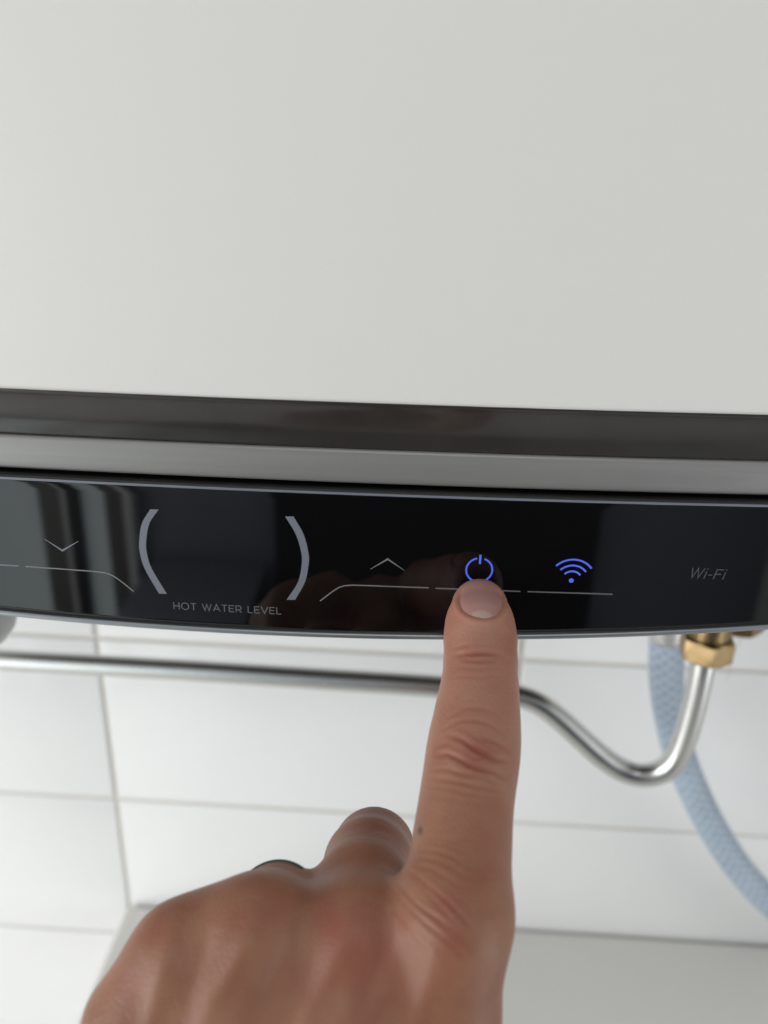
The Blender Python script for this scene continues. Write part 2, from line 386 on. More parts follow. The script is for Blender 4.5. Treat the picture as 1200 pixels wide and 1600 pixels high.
GW = {'W': (1.30, [[(.03, 1), (.33, .03), (.64, .97), (.95, .03), (1.26, 1)]]), 'i': (.16, [[(.08, 0), (.08, .72)], [(.08, .88), (.08, 1.0)]]),
      '-': (.42, [[(.0, .38), (.40, .38)]]), 'F': (.74, [[(.06, 0), (.06, 1)], [(.06, .95), (.74, .95)], [(.06, .5), (.66, .5)]])}
lettering('Wi-Fi', GW, (1075.5, 902.6), (1130, 905.6), 17.6 * S, 2.0 * S, M_PRINT_DIM2, .20, .17)
# grey rounded cap on the underside
p = at_y(-46, 938, 0.075)
cap = lathe('thermostat_cap', [(0, -.020), (.006, -.0195), (.011, -.017), (.0145, -.012), (.016, -.006), (.0165, .03), (0.0, .03)], (p[0], p[1], p[2]), M_GREYCAP); keep(cap, heater)
# threaded brass stub above the nut
NUT = at_y(1103, 1012, 0.150)
def thread(a, s): return .0092 + .0005 * math.sin(2 * math.pi * s / .0018 + a)
stub = tube('threaded_inlet', [np.array([NUT[0], NUT[1], z]) for z in np.linspace(z_low(NUT[0]) + .0135, NUT[2] + .002, 220)], .009, M_BRASS, None, 32, thread); keep(stub, heater)

# ------------------------------------------------------------------ chrome pipe with brass nut
def hexa(name, c, af, h, m, rot=0.0, ch=.0012):
    V, Fc = [], []; R6 = af / math.sqrt(3); seg = 48
    def rad(a, k):
        a6 = (a - rot) % (math.pi / 3) - math.pi / 6; rh = af / 2 / math.cos(a6); return min(rh, k)
    rings = [(-h / 2, 0.004), (-h / 2, af / 2 * .97), (-h / 2 + ch * .7, R6 * .965), (-h / 2 + ch * 1.3, R6), (h / 2 - ch * 1.3, R6), (h / 2 - ch * .7, R6 * .965), (h / 2, af / 2 * .97), (h / 2, .0085)]
    for z, k in rings:
        for j in range(seg):
            a = rot + 2 * math.pi * j / seg; r = rad(a, k); V.append((c[0] + r * math.cos(a), c[1] + r * math.sin(a), c[2] + z))
    for i in range(len(rings) - 1):
        for j in range(seg): Fc.append((i * seg + j, i * seg + (j + 1) % seg, (i + 1) * seg + (j + 1) % seg, (i + 1) * seg + j))
    Fc.append(tuple(range(seg))[::-1])
    o = mesh(name, V, Fc, m, None, True)
    mod = o.modifiers.new('edge', 'EDGE_SPLIT'); mod.split_angle = math.radians(18)
    return o
PR = 0.0060
pp = [(1104, 1000, .150), (1097, 1045, .150), (1085, 1100, .151), (1071, 1150, .152), (1056, 1185, .153), (1034, 1205, .154), (1003, 1211, .156), (972, 1203, .158), (940, 1182, .160), (905, 1151, .163), (872, 1121, .166), (845, 1101, .168), (820, 1090, .170), (790, 1084, .172), (740, 1080, .175), (680, 1072, .177), (500, 1060, .181), (300, 1047, .185), (100, 1036, .188), (-100, 1025, .190), (-400, 1008, .193)]
P = [at_y(a, b, y) for a, b, y in pp]
P += [np.array([P[-1][0] - .06, .20, P[-1][2]]), np.array([P[-1][0] - .09, .23, P[-1][2]]), np.array([P[-1][0] - .095, .284, P[-1][2]])]
P, _ = resample(catmull(np.array(P), 8), .0025)
pipe = tag(empty('water_pipe', tuple(P[0])), 'bent chrome water pipe with brass nut, running along the tiles', 'pipe')
keep(tube('pipe', P, PR, M_CHROME), pipe)
nut = hexa('hex_nut', NUT + np.array([0, 0, .0012]), .0225, .0118, M_BRASS, math.radians(22)); keep(nut, pipe)

# ------------------------------------------------------------------ braided hose
hp = [(1043, 950, .185), (1043, 990, .188), (1041, 1060, .195), (1048, 1120, .20), (1062, 1180, .204), (1086, 1240, .206), (1117, 1300, .208), (1156, 1358, .209), (1202, 1408, .21), (1270, 1462, .212), (1380, 1520, .216)]
H = [at_y(a, b, y) for a, b, y in hp]
H += [H[-1] + np.array([.05, .02, -.012]), H[-1] + np.array([.085, .045, -.014]), H[-1] + np.array([.095, .07, -.014])]
H, _ = resample(catmull(np.array(H), 10), .0007)
def braid(a, s):
    k = 2 * math.pi / .0155
    return .0089 + .00042 * (abs(math.sin(4 * a + k * s)) ** 2 + abs(math.sin(4 * a - k * s)) ** 2)
hose = tag(empty('braided_hose', tuple(H[0])), 'pale blue braided water hose curving down behind the chrome pipe', 'hose')
ho = tube('hose', H, .0095, M_HOSE, None, 64, braid); keep(ho, hose)
# white reinforcing threads under the pale blue tube
_s = np.r_[0, np.cumsum(np.linalg.norm(np.diff(H, axis=0), axis=1))][:, None]; _a = (2 * np.pi * np.arange(64) / 64)[None]
_k = 2 * np.pi / .0155
_t = np.maximum(np.abs(np.sin(4 * _a + _k * _s)), np.abs(np.sin(4 * _a - _k * _s))) ** 10
at = ho.data.attributes.new('thread', 'FLOAT', 'POINT'); at.data.foreach_set('value', _t.ravel().astype(np.float32))
n, l, b = nodes(M_HOSE); _src = b.inputs['Base Color'].links[0].from_socket
_at = n.new('ShaderNodeAttribute'); _at.attribute_name = 'thread'; _mx = n.new('ShaderNodeMix'); _mx.data_type = 'RGBA'
l.new(_at.outputs['Fac'], _mx.inputs[0]); l.new(_src, _mx.inputs[6]); _mx.inputs[7].default_value = (.48, .55, .64, 1); l.new(_mx.outputs[2], b.inputs['Base Color'])
FH = H[:28]
keep(tube('ferrule', FH, .0101, M_FERRULE, None, 40, lambda a, s: .0101 + .0002 * math.sin(s / .0006)), hose)
keep(tube('inlet_stem', [np.array([H[0][0], H[0][1], z]) for z in np.linspace(z_low(H[0][0]) + .0125, H[0][2] - .004, 20)], .0078, M_BRASS, None, 32), hose)
# second brass fitting
p2 = at_y(1154, 961, 0.185)
valve = tag(empty('brass_fitting', tuple(p2)), 'brass hexagonal fitting mostly hidden behind the touch panel edge', 'fitting')
keep(hexa('hex_body', p2, .024, .014, M_BRASS, math.radians(40)), valve)
keep(tube('threaded_tail', [np.array([p2[0], p2[1], z]) for z in np.linspace(z_low(p2[0]) + .0125, p2[2] + .004, 200)], .009, M_BRASS, None, 32, thread), valve)
# loose sealing fibre hanging from it
fb, _ = resample(catmull(np.array([at_y(1180, 982, .178), at_y(1163, 992, .178), at_y(1150, 1015, .178), at_y(1142, 1040, .178), at_y(1136, 1064, .178)]), 6), .002)
keep(tube('fibre', fb, .00013, mat('flax_fibre', (.45, .38, .27), .7), None, 6), valve)

# ------------------------------------------------------------------ low cabinet with a pale top
ZT2 = 0.9115
cl = at_z(226, 1411, ZT2)
cab = tag(empty('cabinet', (.25, .13, 0)), 'low off-white cabinet with smooth top standing against the tiles', 'cabinet')
cx0, cx1, cy0, cy1 = -0.221, 0.80, -0.02, WALL_Y - .0015
box('cabinet_top', (cx0, cy0, ZT2 - .03), (cx1, cy1, ZT2), M_CAB, cab, .006, 4, True)
box('cabinet_body', (cx0 + .015, cy0 + .02, .06), (cx1 - .015, cy1 - .01, ZT2 - .03), M_CAB, cab, .002)
box('plinth', (cx0 + .03, cy0 + .05, 0), (cx1 - .03, cy1 - .02, .06), M_FRAME, cab)
for k in range(2):
    a = cx0 + .02 + k * .483
    d_ = box('cabinet_door', (a, cy0 + .001, .07), (a + .478, cy0 + .02, ZT2 - .04), M_CAB, cab, .003)
    kn = lathe('knob', [(0, 0), (.007, .0), (.012, .008), (.012, .014), (.006, .018), (0, .018)], (0, 0, 0), M_CHROME)
    kn.rotation_euler = (math.pi / 2, 0, 0); kn.location = (a + (.44 if k == 0 else .04), cy0 + .001, .62); kn.parent = d_
    kn.matrix_parent_inverse = Matrix.Identity(4)

# ------------------------------------------------------------------ things on the far side of the room (mirrored in the glass)
M_FROST = mat('frosted_daylit_glass', (0.6, 0.63, 0.63), 0.5); noise_bump(M_FROST, 200, .1)
_b = M_FROST.node_tree.nodes['Principled BSDF']
_b.inputs['Emission Color'].default_value = (0.80, 0.96, 1.0, 1); _b.inputs['Emission Strength'].default_value = 1.25
gd = tag(empty('door_2', (-1.1, YB + .03, 0)), 'frosted glass door with grey upright frames, daylight behind it', 'door', kind='structure')
for a, b_ in ((-1.49, -1.105), (-.97, -.88)): box('glass_pane', (a, YB + .012, .08), (b_, YB + .022, 2.0), M_FROST, gd)
for x, wd, m in ((-1.066, .078, M_FRAME), (-1.018, .018, M_PVC), (-.99, .042, M_BLACKFRAME), (-.85, .06, M_FRAME), (-.805, .03, M_PVC)):
    box('upright_frame', (x - wd / 2, YB + .002, .0), (x + wd / 2, YB + .05, 2.06), m, gd, .003)
for z0, z1 in ((0, .08), (2.0, 2.06)): box('cross_rail', (-1.49, YB + .002, z0), (-.82, YB + .045, z1), M_FRAME, gd, .003)
ch = tag(empty('laundry_chest', (-.55, YB + .2, 0)), 'dark navy laundry chest standing beside the glazed door', 'chest')
box('chest_body', (-.73, YB + .02, .02), (-.38, YB + .36, .50), M_DOOR, ch, .012, 3, True)
box('chest_lid', (-.735, YB + .015, .505), (-.375, YB + .365, .535), M_PAINT_B, ch, .008, 3, True)
for fx in (-.70, -.41):
    for fy in (.05, .33): lathe_o = lathe('foot', [(0, 0), (.015, 0), (.018, .022), (0, .022)], (fx, YB + fy, 0), M_FRAME, None, 20); keep(lathe_o, ch)
dr = tag(empty('added_dark_door', (.15, YB + .02, 0)), 'added dark door giving the glass panel its dark reflection', 'door', kind='structure')  # added in place of the dark-clothed viewer mirrored in the glass
box('door_leaf', (-.34, YB + .001, .01), (.68, YB + .04, 2.02), M_DOOR, dr, .003)
hd = tube('door_handle', catmull(np.array([(.60, YB + .03, 1.02), (.60, YB + .085, 1.02), (.57, YB + .09, 1.02), (.49, YB + .09, 1.02)]), 8), .009, M_CHROME); keep(hd, dr)
lp = tag(empty('ceiling_lamp', (.1, -1.0, ZC)), 'flat square white ceiling lamp', 'lamp')
box('lamp_housing', (-.17, -1.27, ZC - .015), (.37, -.73, ZC), M_PVC, lp, .004)


# ------------------------------------------------------------------ the hand (one continuous surface)
def PT(px, py, d): return at_depth(px, py, d)
def seg_cone(X, a, b, ra, rb):
    ab = b - a; q = X - a; h = np.clip(q @ ab / (ab @ ab), 0, 1); q -= h[:, None] * ab
    return np.sqrt(np.einsum('ij,ij->i', q, q)) - (ra + (rb - ra) * h)
def smin(a, b, k):
    h = np.clip(0.5 + 0.5 * (b - a) / k, 0, 1)
    return b + (a - b) * h - k * h * (1 - h)
def chain(X, C, k):
    P_ = np.array([c[0] for c in C]); rm_ = max(c[1] for c in C) + .013
    inb = np.where(np.all((X > P_.min(0) - rm_) & (X < P_.max(0) + rm_), axis=1))[0]
    out = np.full(len(X), 1.0)
    if not len(inb): return out
    Y = X[inb]; d = None
    for (a, ra), (b, rb) in zip(C[:-1], C[1:]):
        e_ = seg_cone(Y, a, b, ra, rb); d = e_ if d is None else smin(d, e_, k)
    out[inb] = d
    return out
# index finger: silhouette samples (centre x, y, half width in pixels), depth falls towards the viewer
IDX = [(749.3, 948, 43.5), (749.7, 975, 52.0), (750.5, 1000, 55.2), (750.7, 1035, 55.6), (749.2, 1077, 58.8), (746.5, 1105, 62.3), (744.3, 1133, 66), (741, 1161, 69.4),
       (737.5, 1189, 70.5), (733.5, 1217, 70.0), (729.5, 1245, 70.3), (726, 1274, 71.5), (723, 1302, 73.3), (720.5, 1330, 75.0), (718, 1362, 76.5), (713, 1400, 78.5), (709, 1440, 79.5)]
d_tip = None
for d in np.linspace(.17, .21, 400):
    q = PT(749.3, 948, d)
    if q[1] >= front_y(q[0]) - OFF - .0064: d_tip = d; break
def idx_depth(y):
    return float(np.interp(y, [948, 975, 1035, 1100, 1175, 1300, 1440], [d_tip, d_tip - .0035, d_tip - .0105, d_tip - .0175, d_tip - .0245, d_tip - .0355, d_tip - .0460]))
index = [(PT(x, y, idx_depth(y)), r * idx_depth(y) / F) for x, y, r in IDX]
DM = idx_depth(1440)
mm = .001
mcp_i = index[-1][0]
def pt(x, y, dd): return PT(x, y, DM + dd)
mcp_m = pt(560, 1470, .004); mcp_r = pt(402, 1466, .004); mcp_p = pt(284, 1500, .004); web_rp = pt(340, 1486, .006)
pip_m = pt(584, 1329, .046)
middle = [(mcp_m, 10.6 * mm), (pt(566, 1395, .020), 10.6 * mm), (pt(576, 1350, .034), 10.3 * mm), (pip_m, 10.0 * mm)]
def curl(C, l1, l2, r1, r2, fx):
    p = C[-1][0]; a = p + np.array([fx, -.004, -1.0 * l1]); b = a + np.array([fx * .6, -l2 * .96, -.004])
    return C + [((p + a) / 2 + np.array([0, .0008, 0]), (C[-1][1] + r1) / 2 - .0004), (a, r1), ((a + b) / 2, r1 * .97), (b, r2)]
middle = curl(middle, .027, .022, 8.6 * mm, 7.4 * mm, .001)
ring_c = pt(433, 1420, .0185)
ringf = curl([(mcp_r, 10.4 * mm), (pt(420, 1441, .010), 9.4 * mm), (ring_c, 9.1 * mm), (pt(447, 1431, .036), 9.2 * mm), (pt(452, 1440, .044), 9.4 * mm)], .025, .021, 8.2 * mm, 7.1 * mm, .002)
pinky = curl([(mcp_p, 9.2 * mm), (pt(298, 1488, .018), 8.2 * mm), (pt(322, 1490, .034), 8.2 * mm)], .020, .018, 7.2 * mm, 6.3 * mm, .003)
# metacarpals down to the wrist
W0 = DM - .010
wi_, wm_, wr_, wp_ = PT(640, 2130, W0), PT(545, 2150, W0), PT(440, 2150, W0), PT(345, 2130, W0 + .002)
metas = [[(mcp_i, 10.6 * mm), (pt(695, 1530, .0010), 9.6 * mm), (pt(688, 1610, .0015), 10.2 * mm), (pt(668, 1850, -.004), 13 * mm), (wi_, 15 * mm)],
         [(mcp_m, 10.6 * mm), (pt(545, 1600, -.001), 11.2 * mm), (pt(540, 1850, -.006), 13 * mm), (wm_, 15 * mm)],
         [(mcp_r, 10.4 * mm), (pt(378, 1600, -.0005), 11.2 * mm), (pt(400, 1850, -.006), 13 * mm), (wr_, 15 * mm)],
         [(mcp_p, 9.2 * mm), (pt(228, 1600, .002), 10.6 * mm), (pt(225, 1720, .001), 12.5 * mm), (pt(262, 1900, -.003), 14 * mm), (wp_, 14 * mm)]]
palm = [[(mcp_r, 9.6 * mm), (web_rp, 9.0 * mm), (mcp_p, 8.8 * mm)],
        [(pt(640, 1500, .020), 10 * mm), (pt(420, 1520, .020), 10 * mm), (pt(290, 1600, .018), 11 * mm), (pt(300, 1900, .010), 14 * mm)],
        [(pt(560, 1700, .012), 13 * mm), (pt(480, 2000, .006), 15 * mm)]]
thumb = [(PT(590, 2060, W0 + .010), 15 * mm), (pt(655, 1790, .022), 14 * mm), (pt(668, 1640, .036), 11.5 * mm), (pt(640, 1530, .047), 9.6 * mm), (pt(600, 1450, .054), 9.2 * mm), (pt(565, 1400, .058), 7.6 * mm)]
wrist = (wi_ + wp_) / 2
arm_dir = np.array([-.10, -.52, -.85]); arm_dir /= np.linalg.norm(arm_dir)
side = (wi_ - wp_) / np.linalg.norm(wi_ - wp_)
arms = [[(wrist + side * s * .016, 17 * mm), (wrist + arm_dir * .06 + side * s * .016, 18.5 * mm), (wrist + arm_dir * .13 + side * s * .018, 22 * mm), (wrist + arm_dir * .16 + side * s * .018, 22 * mm)] for s in (-1, 1)]
def hand_sdf(X):
    m_ = chain(X, metas[0], 6 * mm)
    for c in metas[1:]: m_ = smin(m_, chain(X, c, 6 * mm), 9 * mm)
    for c in palm: m_ = smin(m_, chain(X, c, 6 * mm), 8 * mm)
    for c in arms: m_ = smin(m_, chain(X, c, 8 * mm), 14 * mm)
    m_ = smin(m_, chain(X, thumb, 2 * mm), 6 * mm)
    m_ = smin(m_, chain(X, pinky, 1.5 * mm), 3.5 * mm)
    m_ = smin(m_, chain(X, ringf, 1.5 * mm), 3.5 * mm)
    m_ = smin(m_, chain(X, middle, 1.5 * mm), 5.0 * mm)
    m_ = smin(m_, chain(X, index, 1.5 * mm), 5.5 * mm)
    return np.maximum(m_, -(front_y(X[:, 0]) - OFF - .00002 - X[:, 1]) )       # the pad is pressed flat on the glass
allp = [p_ for c in [index, middle, ringf, pinky, thumb] + metas + palm + arms for p_ in c]
lo = np.min([p_[0] - p_[1] for p_ in allp], 0) - .004; hi = np.max([p_[0] + p_[1] for p_ in allp], 0) + .004
VOX = .00048; K4 = 4
nb = np.ceil((hi - lo) / (VOX * K4)).astype(int); dims = nb * K4 + 1
gx = [lo[i] + VOX * K4 * (np.arange(nb[i]) + .5) for i in range(3)]
cc = np.stack(np.meshgrid(*gx, indexing='ij'), -1).reshape(-1, 3)
cd_ = np.concatenate([hand_sdf(cc[i:i + 400000]) for i in range(0, len(cc), 400000)]).reshape(nb)
near = np.abs(cd_) < VOX * K4 * .95
field = np.repeat(np.repeat(np.repeat(np.where(cd_ < 0, -1, 1).astype(np.float32), K4, 0), K4, 1), K4, 2)
field = np.pad(field, ((0, 1),) * 3, mode='edge')
maskf = np.zeros(dims, bool)
for b in np.argwhere(near):
    s_ = b * K4; maskf[s_[0]:s_[0] + K4 + 1, s_[1]:s_[1] + K4 + 1, s_[2]:s_[2] + K4 + 1] = True
ii = np.argwhere(maskf)
vals = np.concatenate([hand_sdf(lo + VOX * ii[i:i + 400000]) for i in range(0, len(ii), 400000)])
field[ii[:, 0], ii[:, 1], ii[:, 2]] = vals
# surface nets
neg = field < 0
cnt = np.zeros(np.array(dims) - 1, np.int8)
corn = [(a, b, c) for a in (0, 1) for b in (0, 1) for c in (0, 1)]
for a, b, c in corn: cnt += neg[a:dims[0] - 1 + a, b:dims[1] - 1 + b, c:dims[2] - 1 + c]
cells = np.argwhere((cnt > 0) & (cnt < 8))
vid = -np.ones(cnt.shape, np.int64); vid[cells[:, 0], cells[:, 1], cells[:, 2]] = np.arange(len(cells))
acc = np.zeros((len(cells), 3)); na = np.zeros(len(cells))
def fv(o_): return field[cells[:, 0] + o_[0], cells[:, 1] + o_[1], cells[:, 2] + o_[2]]
for a in corn:
    for ax in range(3):
        if a[ax]: continue
        b = list(a); b[ax] = 1; fa, fb_ = fv(a), fv(b); x_ = (fa < 0) != (fb_ < 0)
        t = np.where(x_, fa / np.where(x_, fa - fb_, 1), 0)
        pos = np.array(a, float)[None].repeat(len(cells), 0); pos[:, ax] += t
        acc[x_] += pos[x_]; na[x_] += 1
HV = lo + VOX * (cells + acc / na[:, None])
quads = []
for ax in range(3):
    u, v = [(1, 2), (2, 0), (0, 1)][ax]
    s0 = [slice(0, dims[i]) for i in range(3)]; s1 = list(s0); s0[ax] = slice(0, dims[ax] - 1); s1[ax] = slice(1, dims[ax])
    A, B = neg[tuple(s0)], neg[tuple(s1)]
    for flip, E_ in ((False, A & ~B), (True, ~A & B)):
        e_ = np.argwhere(E_); e_ = e_[(e_[:, u] > 0) & (e_[:, v] > 0) & (e_[:, u] < dims[u] - 1) & (e_[:, v] < dims[v] - 1)]
        q = []
        for du, dv in ((1, 1), (0, 1), (0, 0), (1, 0)):
            w_ = e_.copy(); w_[:, u] -= du; w_[:, v] -= dv; q.append(vid[w_[:, 0], w_[:, 1], w_[:, 2]])
        q = np.stack(q, 1); quads.append(q[:, ::-1] if flip else q)
quads = np.concatenate(quads)
def grad(X, h=.0004):
    g = np.stack([hand_sdf(X + np.eye(3)[i] * h) - hand_sdf(X - np.eye(3)[i] * h) for i in range(3)], 1)
    return g / (np.linalg.norm(g, axis=1)[:, None] + 1e-12)
def mesh_normals(Vv):
    nq = np.cross(Vv[quads[:, 2]] - Vv[quads[:, 0]], Vv[quads[:, 3]] - Vv[quads[:, 1]])
    nv = np.stack([np.bincount(quads.ravel(), np.repeat(nq[:, i], 4), len(Vv)) for i in range(3)], 1)
    return nv / (np.linalg.norm(nv, axis=1)[:, None] + 1e-15)
N0 = mesh_normals(HV)
HV = HV - N0 * np.clip(np.concatenate([hand_sdf(HV[i:i + 200000]) for i in range(0, len(HV), 200000)]), -VOX, VOX)[:, None]
N0 = mesh_normals(HV)
# creases, nail folds, tendons and knuckle colour, laid on the dorsal skin
qx, qy, qd = project(HV)
view = HV - CAM; view /= np.linalg.norm(view, axis=1)[:, None]
face = np.clip(-(view * N0).sum(1) * 2.2, 0, 1) * (qd < .215)
disp = np.zeros(len(HV)); red = np.zeros(len(HV)); mole = np.zeros(len(HV))
def poly_dist(pts, n=10):
    C = catmull(np.array([(*p_, 0) for p_ in pts], float), n)[:, :2]
    lo_, hi_ = C.min(0) - 25, C.max(0) + 25
    sel = np.where((qx > lo_[0]) & (qx < hi_[0]) & (qy > lo_[1]) & (qy < hi_[1]) & (face > 0))[0]
    best = np.full(len(sel), 1e9); tt = np.zeros(len(sel)); Q = np.stack([qx[sel], qy[sel]], 1)
    for i in range(len(C) - 1):
        ab = C[i + 1] - C[i]; h = np.clip((Q - C[i]) @ ab / (ab @ ab + 1e-9), 0, 1)
        dd = np.linalg.norm(Q - C[i] - h[:, None] * ab, axis=1); up = dd < best
        best[up] = dd[up]; tt[up] = (i + h[up]) / (len(C) - 1)
    return sel, best, tt
def z4(pts): return [(580 + x / 3.557, 880 + y / 3.557) for x, y in pts]
def z5(pts): return [(600 + x / 4.705, 1260 + y / 4.705) for x, y in pts]
def crease(pts, depth, wid, bulge=.45):
    sel, b, t = poly_dist(pts); f_ = face[sel] * np.sqrt(np.clip(np.sin(np.pi * np.clip(t, .02, .98)), 0, 1))
    disp[sel] += f_ * depth * mm * (-np.exp(-(b / wid) ** 2) + bulge * np.exp(-((b - 2.4 * wid) / (1.3 * wid)) ** 2))
    red[sel] += f_ * depth * 1.1 * np.exp(-(b / (wid * 1.3)) ** 2)
for pts, de, wi2 in [
    ([(465, 512), (560, 503), (640, 500), (725, 513)], .34, 3.0), ([(500, 536), (600, 547), (695, 541)], .20, 2.6), ([(460, 478), (500, 462), (545, 455)], .16, 2.8),
    ([(470, 575), (580, 583), (700, 578)], .10, 3.0), ([(480, 620), (590, 630), (690, 622)], .06, 3.0),
    ([(425, 865), (500, 815), (560, 804), (640, 814), (725, 845)], .13, 3.0), ([(405, 925), (470, 884), (560, 874), (640, 890), (745, 950)], .22, 3.0),
    ([(435, 960), (500, 978), (550, 1015), (610, 1050), (680, 1085), (755, 1102)], .42, 3.4), ([(365, 1068), (420, 1060), (480, 1085), (560, 1130), (620, 1150), (680, 1162), (745, 1195)], .42, 3.4),
    ([(335, 1152), (420, 1145), (500, 1170), (600, 1182), (700, 1215)], .22, 3.0), ([(325, 1192), (450, 1212), (600, 1242), (725, 1268)], .15, 3.0), ([(615, 968), (700, 1000), (765, 1045)], .26, 3.0),
    ([(360, 1030), (390, 1010), (430, 1000)], .14, 2.8), ([(540, 1100), (600, 1085), (640, 1075)], .14, 2.8), ([(320, 1235), (450, 1258), (600, 1290), (720, 1310)], .09, 3.0),
    ([(440, 845), (520, 845), (600, 842)], .07, 3.0), ([(300, 1290), (440, 1310), (560, 1330), (700, 1350)], .06, 3.2)]:
    crease(z4(pts), de, wi2)
for k, (pts, de) in enumerate([
    ([(150, 440), (300, 560), (450, 690), (560, 800), (650, 900)], .30), ([(100, 560), (250, 730), (400, 830), (560, 960), (640, 1060)], .26),
    ([(120, 680), (300, 850), (480, 1000), (600, 1130)], .26), ([(90, 780), (220, 950), (340, 1080)], .14), ([(200, 330), (350, 325), (500, 370), (640, 460)], .14),
    ([(180, 390), (320, 385), (470, 430), (600, 520)], .14), ([(170, 430), (320, 450), (450, 520), (560, 600)], .15), ([(230, 280), (350, 270), (500, 300)], .09),
    ([(180, 500), (300, 610), (420, 740), (520, 870)], .18), ([(300, 780), (430, 880), (560, 1020), (700, 1130)], .18), ([(240, 230), (400, 235), (560, 260)], .07)]):
    crease(z5(pts), de * .8, 3.2)
for x0, x1, y0 in ((545, 625, 1288), (552, 628, 1300), (548, 626, 1314)): crease([(x0, y0 + 8), ((x0 + x1) / 2, y0 - 3), (x1, y0 + 7)], .03, 3.2)
def ridge(pts, hgt, wid, rd=0.0):
    sel, b, t = poly_dist(pts, 8); f_ = face[sel] * np.clip(np.sin(np.pi * np.clip(t, .03, .97)), 0, 1) ** .6
    disp[sel] += f_ * hgt * mm * np.exp(-(b / wid) ** 2); red[sel] += f_ * rd * np.exp(-(b / wid) ** 2)
# tendons over the back of the hand
ridge([(288, 1430), (270, 1467), (250, 1531), (236, 1590), (225, 1660)], .65, 17, -.12); ridge([(415, 1410), (398, 1440), (372, 1500), (334, 1560), (305, 1640)], .7, 18, -.12)
ridge([(575, 1400), (545, 1455), (512, 1520), (480, 1590), (455, 1670)], .7, 20, -.08); ridge([(690, 1470), (668, 1540), (650, 1620), (640, 1690)], .6, 20)
ridge([(330, 1440), (310, 1500), (285, 1590)], -.5, 17); ridge([(480, 1420), (450, 1490), (405, 1590)], -.55, 19); ridge([(628, 1400), (600, 1480), (560, 1590)], -.55, 19, .1)
# nail folds
NAIL = [(751, 907.0), (762, 907.8), (774, 913.5), (783.5, 925), (787, 936), (785.5, 948), (780.5, 957.5), (772, 964), (761, 966.5), (750, 966), (739, 963.5), (729, 959.5), (721.5, 953), (717, 943), (716.3, 933), (719.5, 921.5), (728, 912.5), (740, 907.8)]
NC = np.array([751.5, 938.0]); nail_o = catmull(np.array([(*p_, 0) for p_ in NAIL + NAIL[:1]]), 6)[:-1, :2]
sel = np.where((np.abs(qx - 751) < 70) & (np.abs(qy - 938) < 60) & (face > 0))[0]
Q = np.stack([qx[sel], qy[sel]], 1)
an = np.arctan2(nail_o[:, 1] - NC[1], nail_o[:, 0] - NC[0]); od = np.argsort(an)
rn = np.linalg.norm(nail_o - NC, axis=1)[od]; an = an[od]
aq = np.arctan2(Q[:, 1] - NC[1], Q[:, 0] - NC[0]); rq = np.linalg.norm(Q - NC, axis=1)
sd = rq - np.interp(aq, an, rn, period=2 * np.pi)
low_w = np.clip((Q[:, 1] - 914) / 16, 0, 1)                   # folds along the sides and the base only
disp[sel] += face[sel] * mm * (np.where(sd < 0, -.30 * low_w * np.clip(-sd / 2, 0, 1), 0) + .26 * low_w * np.exp(-((sd - 5) / 4.5) ** 2))
red[sel] += face[sel] * .28 * low_w * np.exp(-((sd - 2) / 5) ** 2)
# redness over knuckles and fingertip, a mole and a freckle
def blob(x, y, rx, ry, a, arr):
    arr += face * a * np.exp(-((qx - x) / rx) ** 2 - ((qy - y) / ry) ** 2)
for a in [(745, 1175, 34, 24, .55), (512, 1425, 26, 55, .35), (690, 1450, 40, 60, .2), (748, 1025, 45, 16, .22), (575, 1465, 55, 60, .42), (395, 1425, 60, 40, .25), (240, 1450, 40, 40, .28), (200, 1530, 45, 40, .22), (720, 1400, 40, 50, .18),
          (640, 1560, 60, 60, .22), (480, 1560, 60, 50, .12), (760, 1310, 40, 60, .18), (585, 1285, 45, 26, .22), (750, 905, 60, 18, .25), (700, 985, 10, 60, .2), (802, 990, 12, 60, .2), (530, 1500, 40, 60, .25)]:
    blob(*a, red)
pale = np.clip((1330 - qy) / 380, 0, 1) * np.clip((qx - 640) / 20, 0, 1)          # pinker fingertip; finger painted lighter in place of shade on the hand back
blob(656, 1298, 3.6, 6.0, 1.5, mole); blob(715, 1090, 3.5, 3.0, .35, mole)
HV = HV + N0 * disp[:, None]
mole = np.clip(mole, 0, 1)
red += .10 * np.sin(qx / 23 + np.sin(qy / 31) * 1.7) * np.sin(qy / 27 + np.sin(qx / 19)) * face

me = bpy.data.meshes.new('person')
me.vertices.add(len(HV)); me.vertices.foreach_set('co', HV.astype(np.float32).ravel())
me.loops.add(quads.size); me.loops.foreach_set('vertex_index', quads.astype(np.int32).ravel())
me.polygons.add(len(quads)); me.polygons.foreach_set('loop_start', np.arange(0, quads.size, 4, dtype=np.int32))
me.update(calc_edges=True)
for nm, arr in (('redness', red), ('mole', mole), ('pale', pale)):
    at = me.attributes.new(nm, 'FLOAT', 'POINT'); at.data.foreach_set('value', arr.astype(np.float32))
M_SKIN = mat('skin', (.42, .24, .17), .46)
n, l, b = nodes(M_SKIN)
b.inputs['Subsurface Weight'].default_value = .12; b.inputs['Subsurface Radius'].default_value = (1.0, .35, .2); b.inputs['Subsurface Scale'].default_value = .003
b.inputs['Specular IOR Level'].default_value = .35
tc = n.new('ShaderNodeTexCoord')
def nz(scale, detail=3):
    t = n.new('ShaderNodeTexNoise'); t.inputs['Scale'].default_value = scale; t.inputs['Detail'].default_value = detail
    l.new(tc.outputs['Object'], t.inputs['Vector']); return t
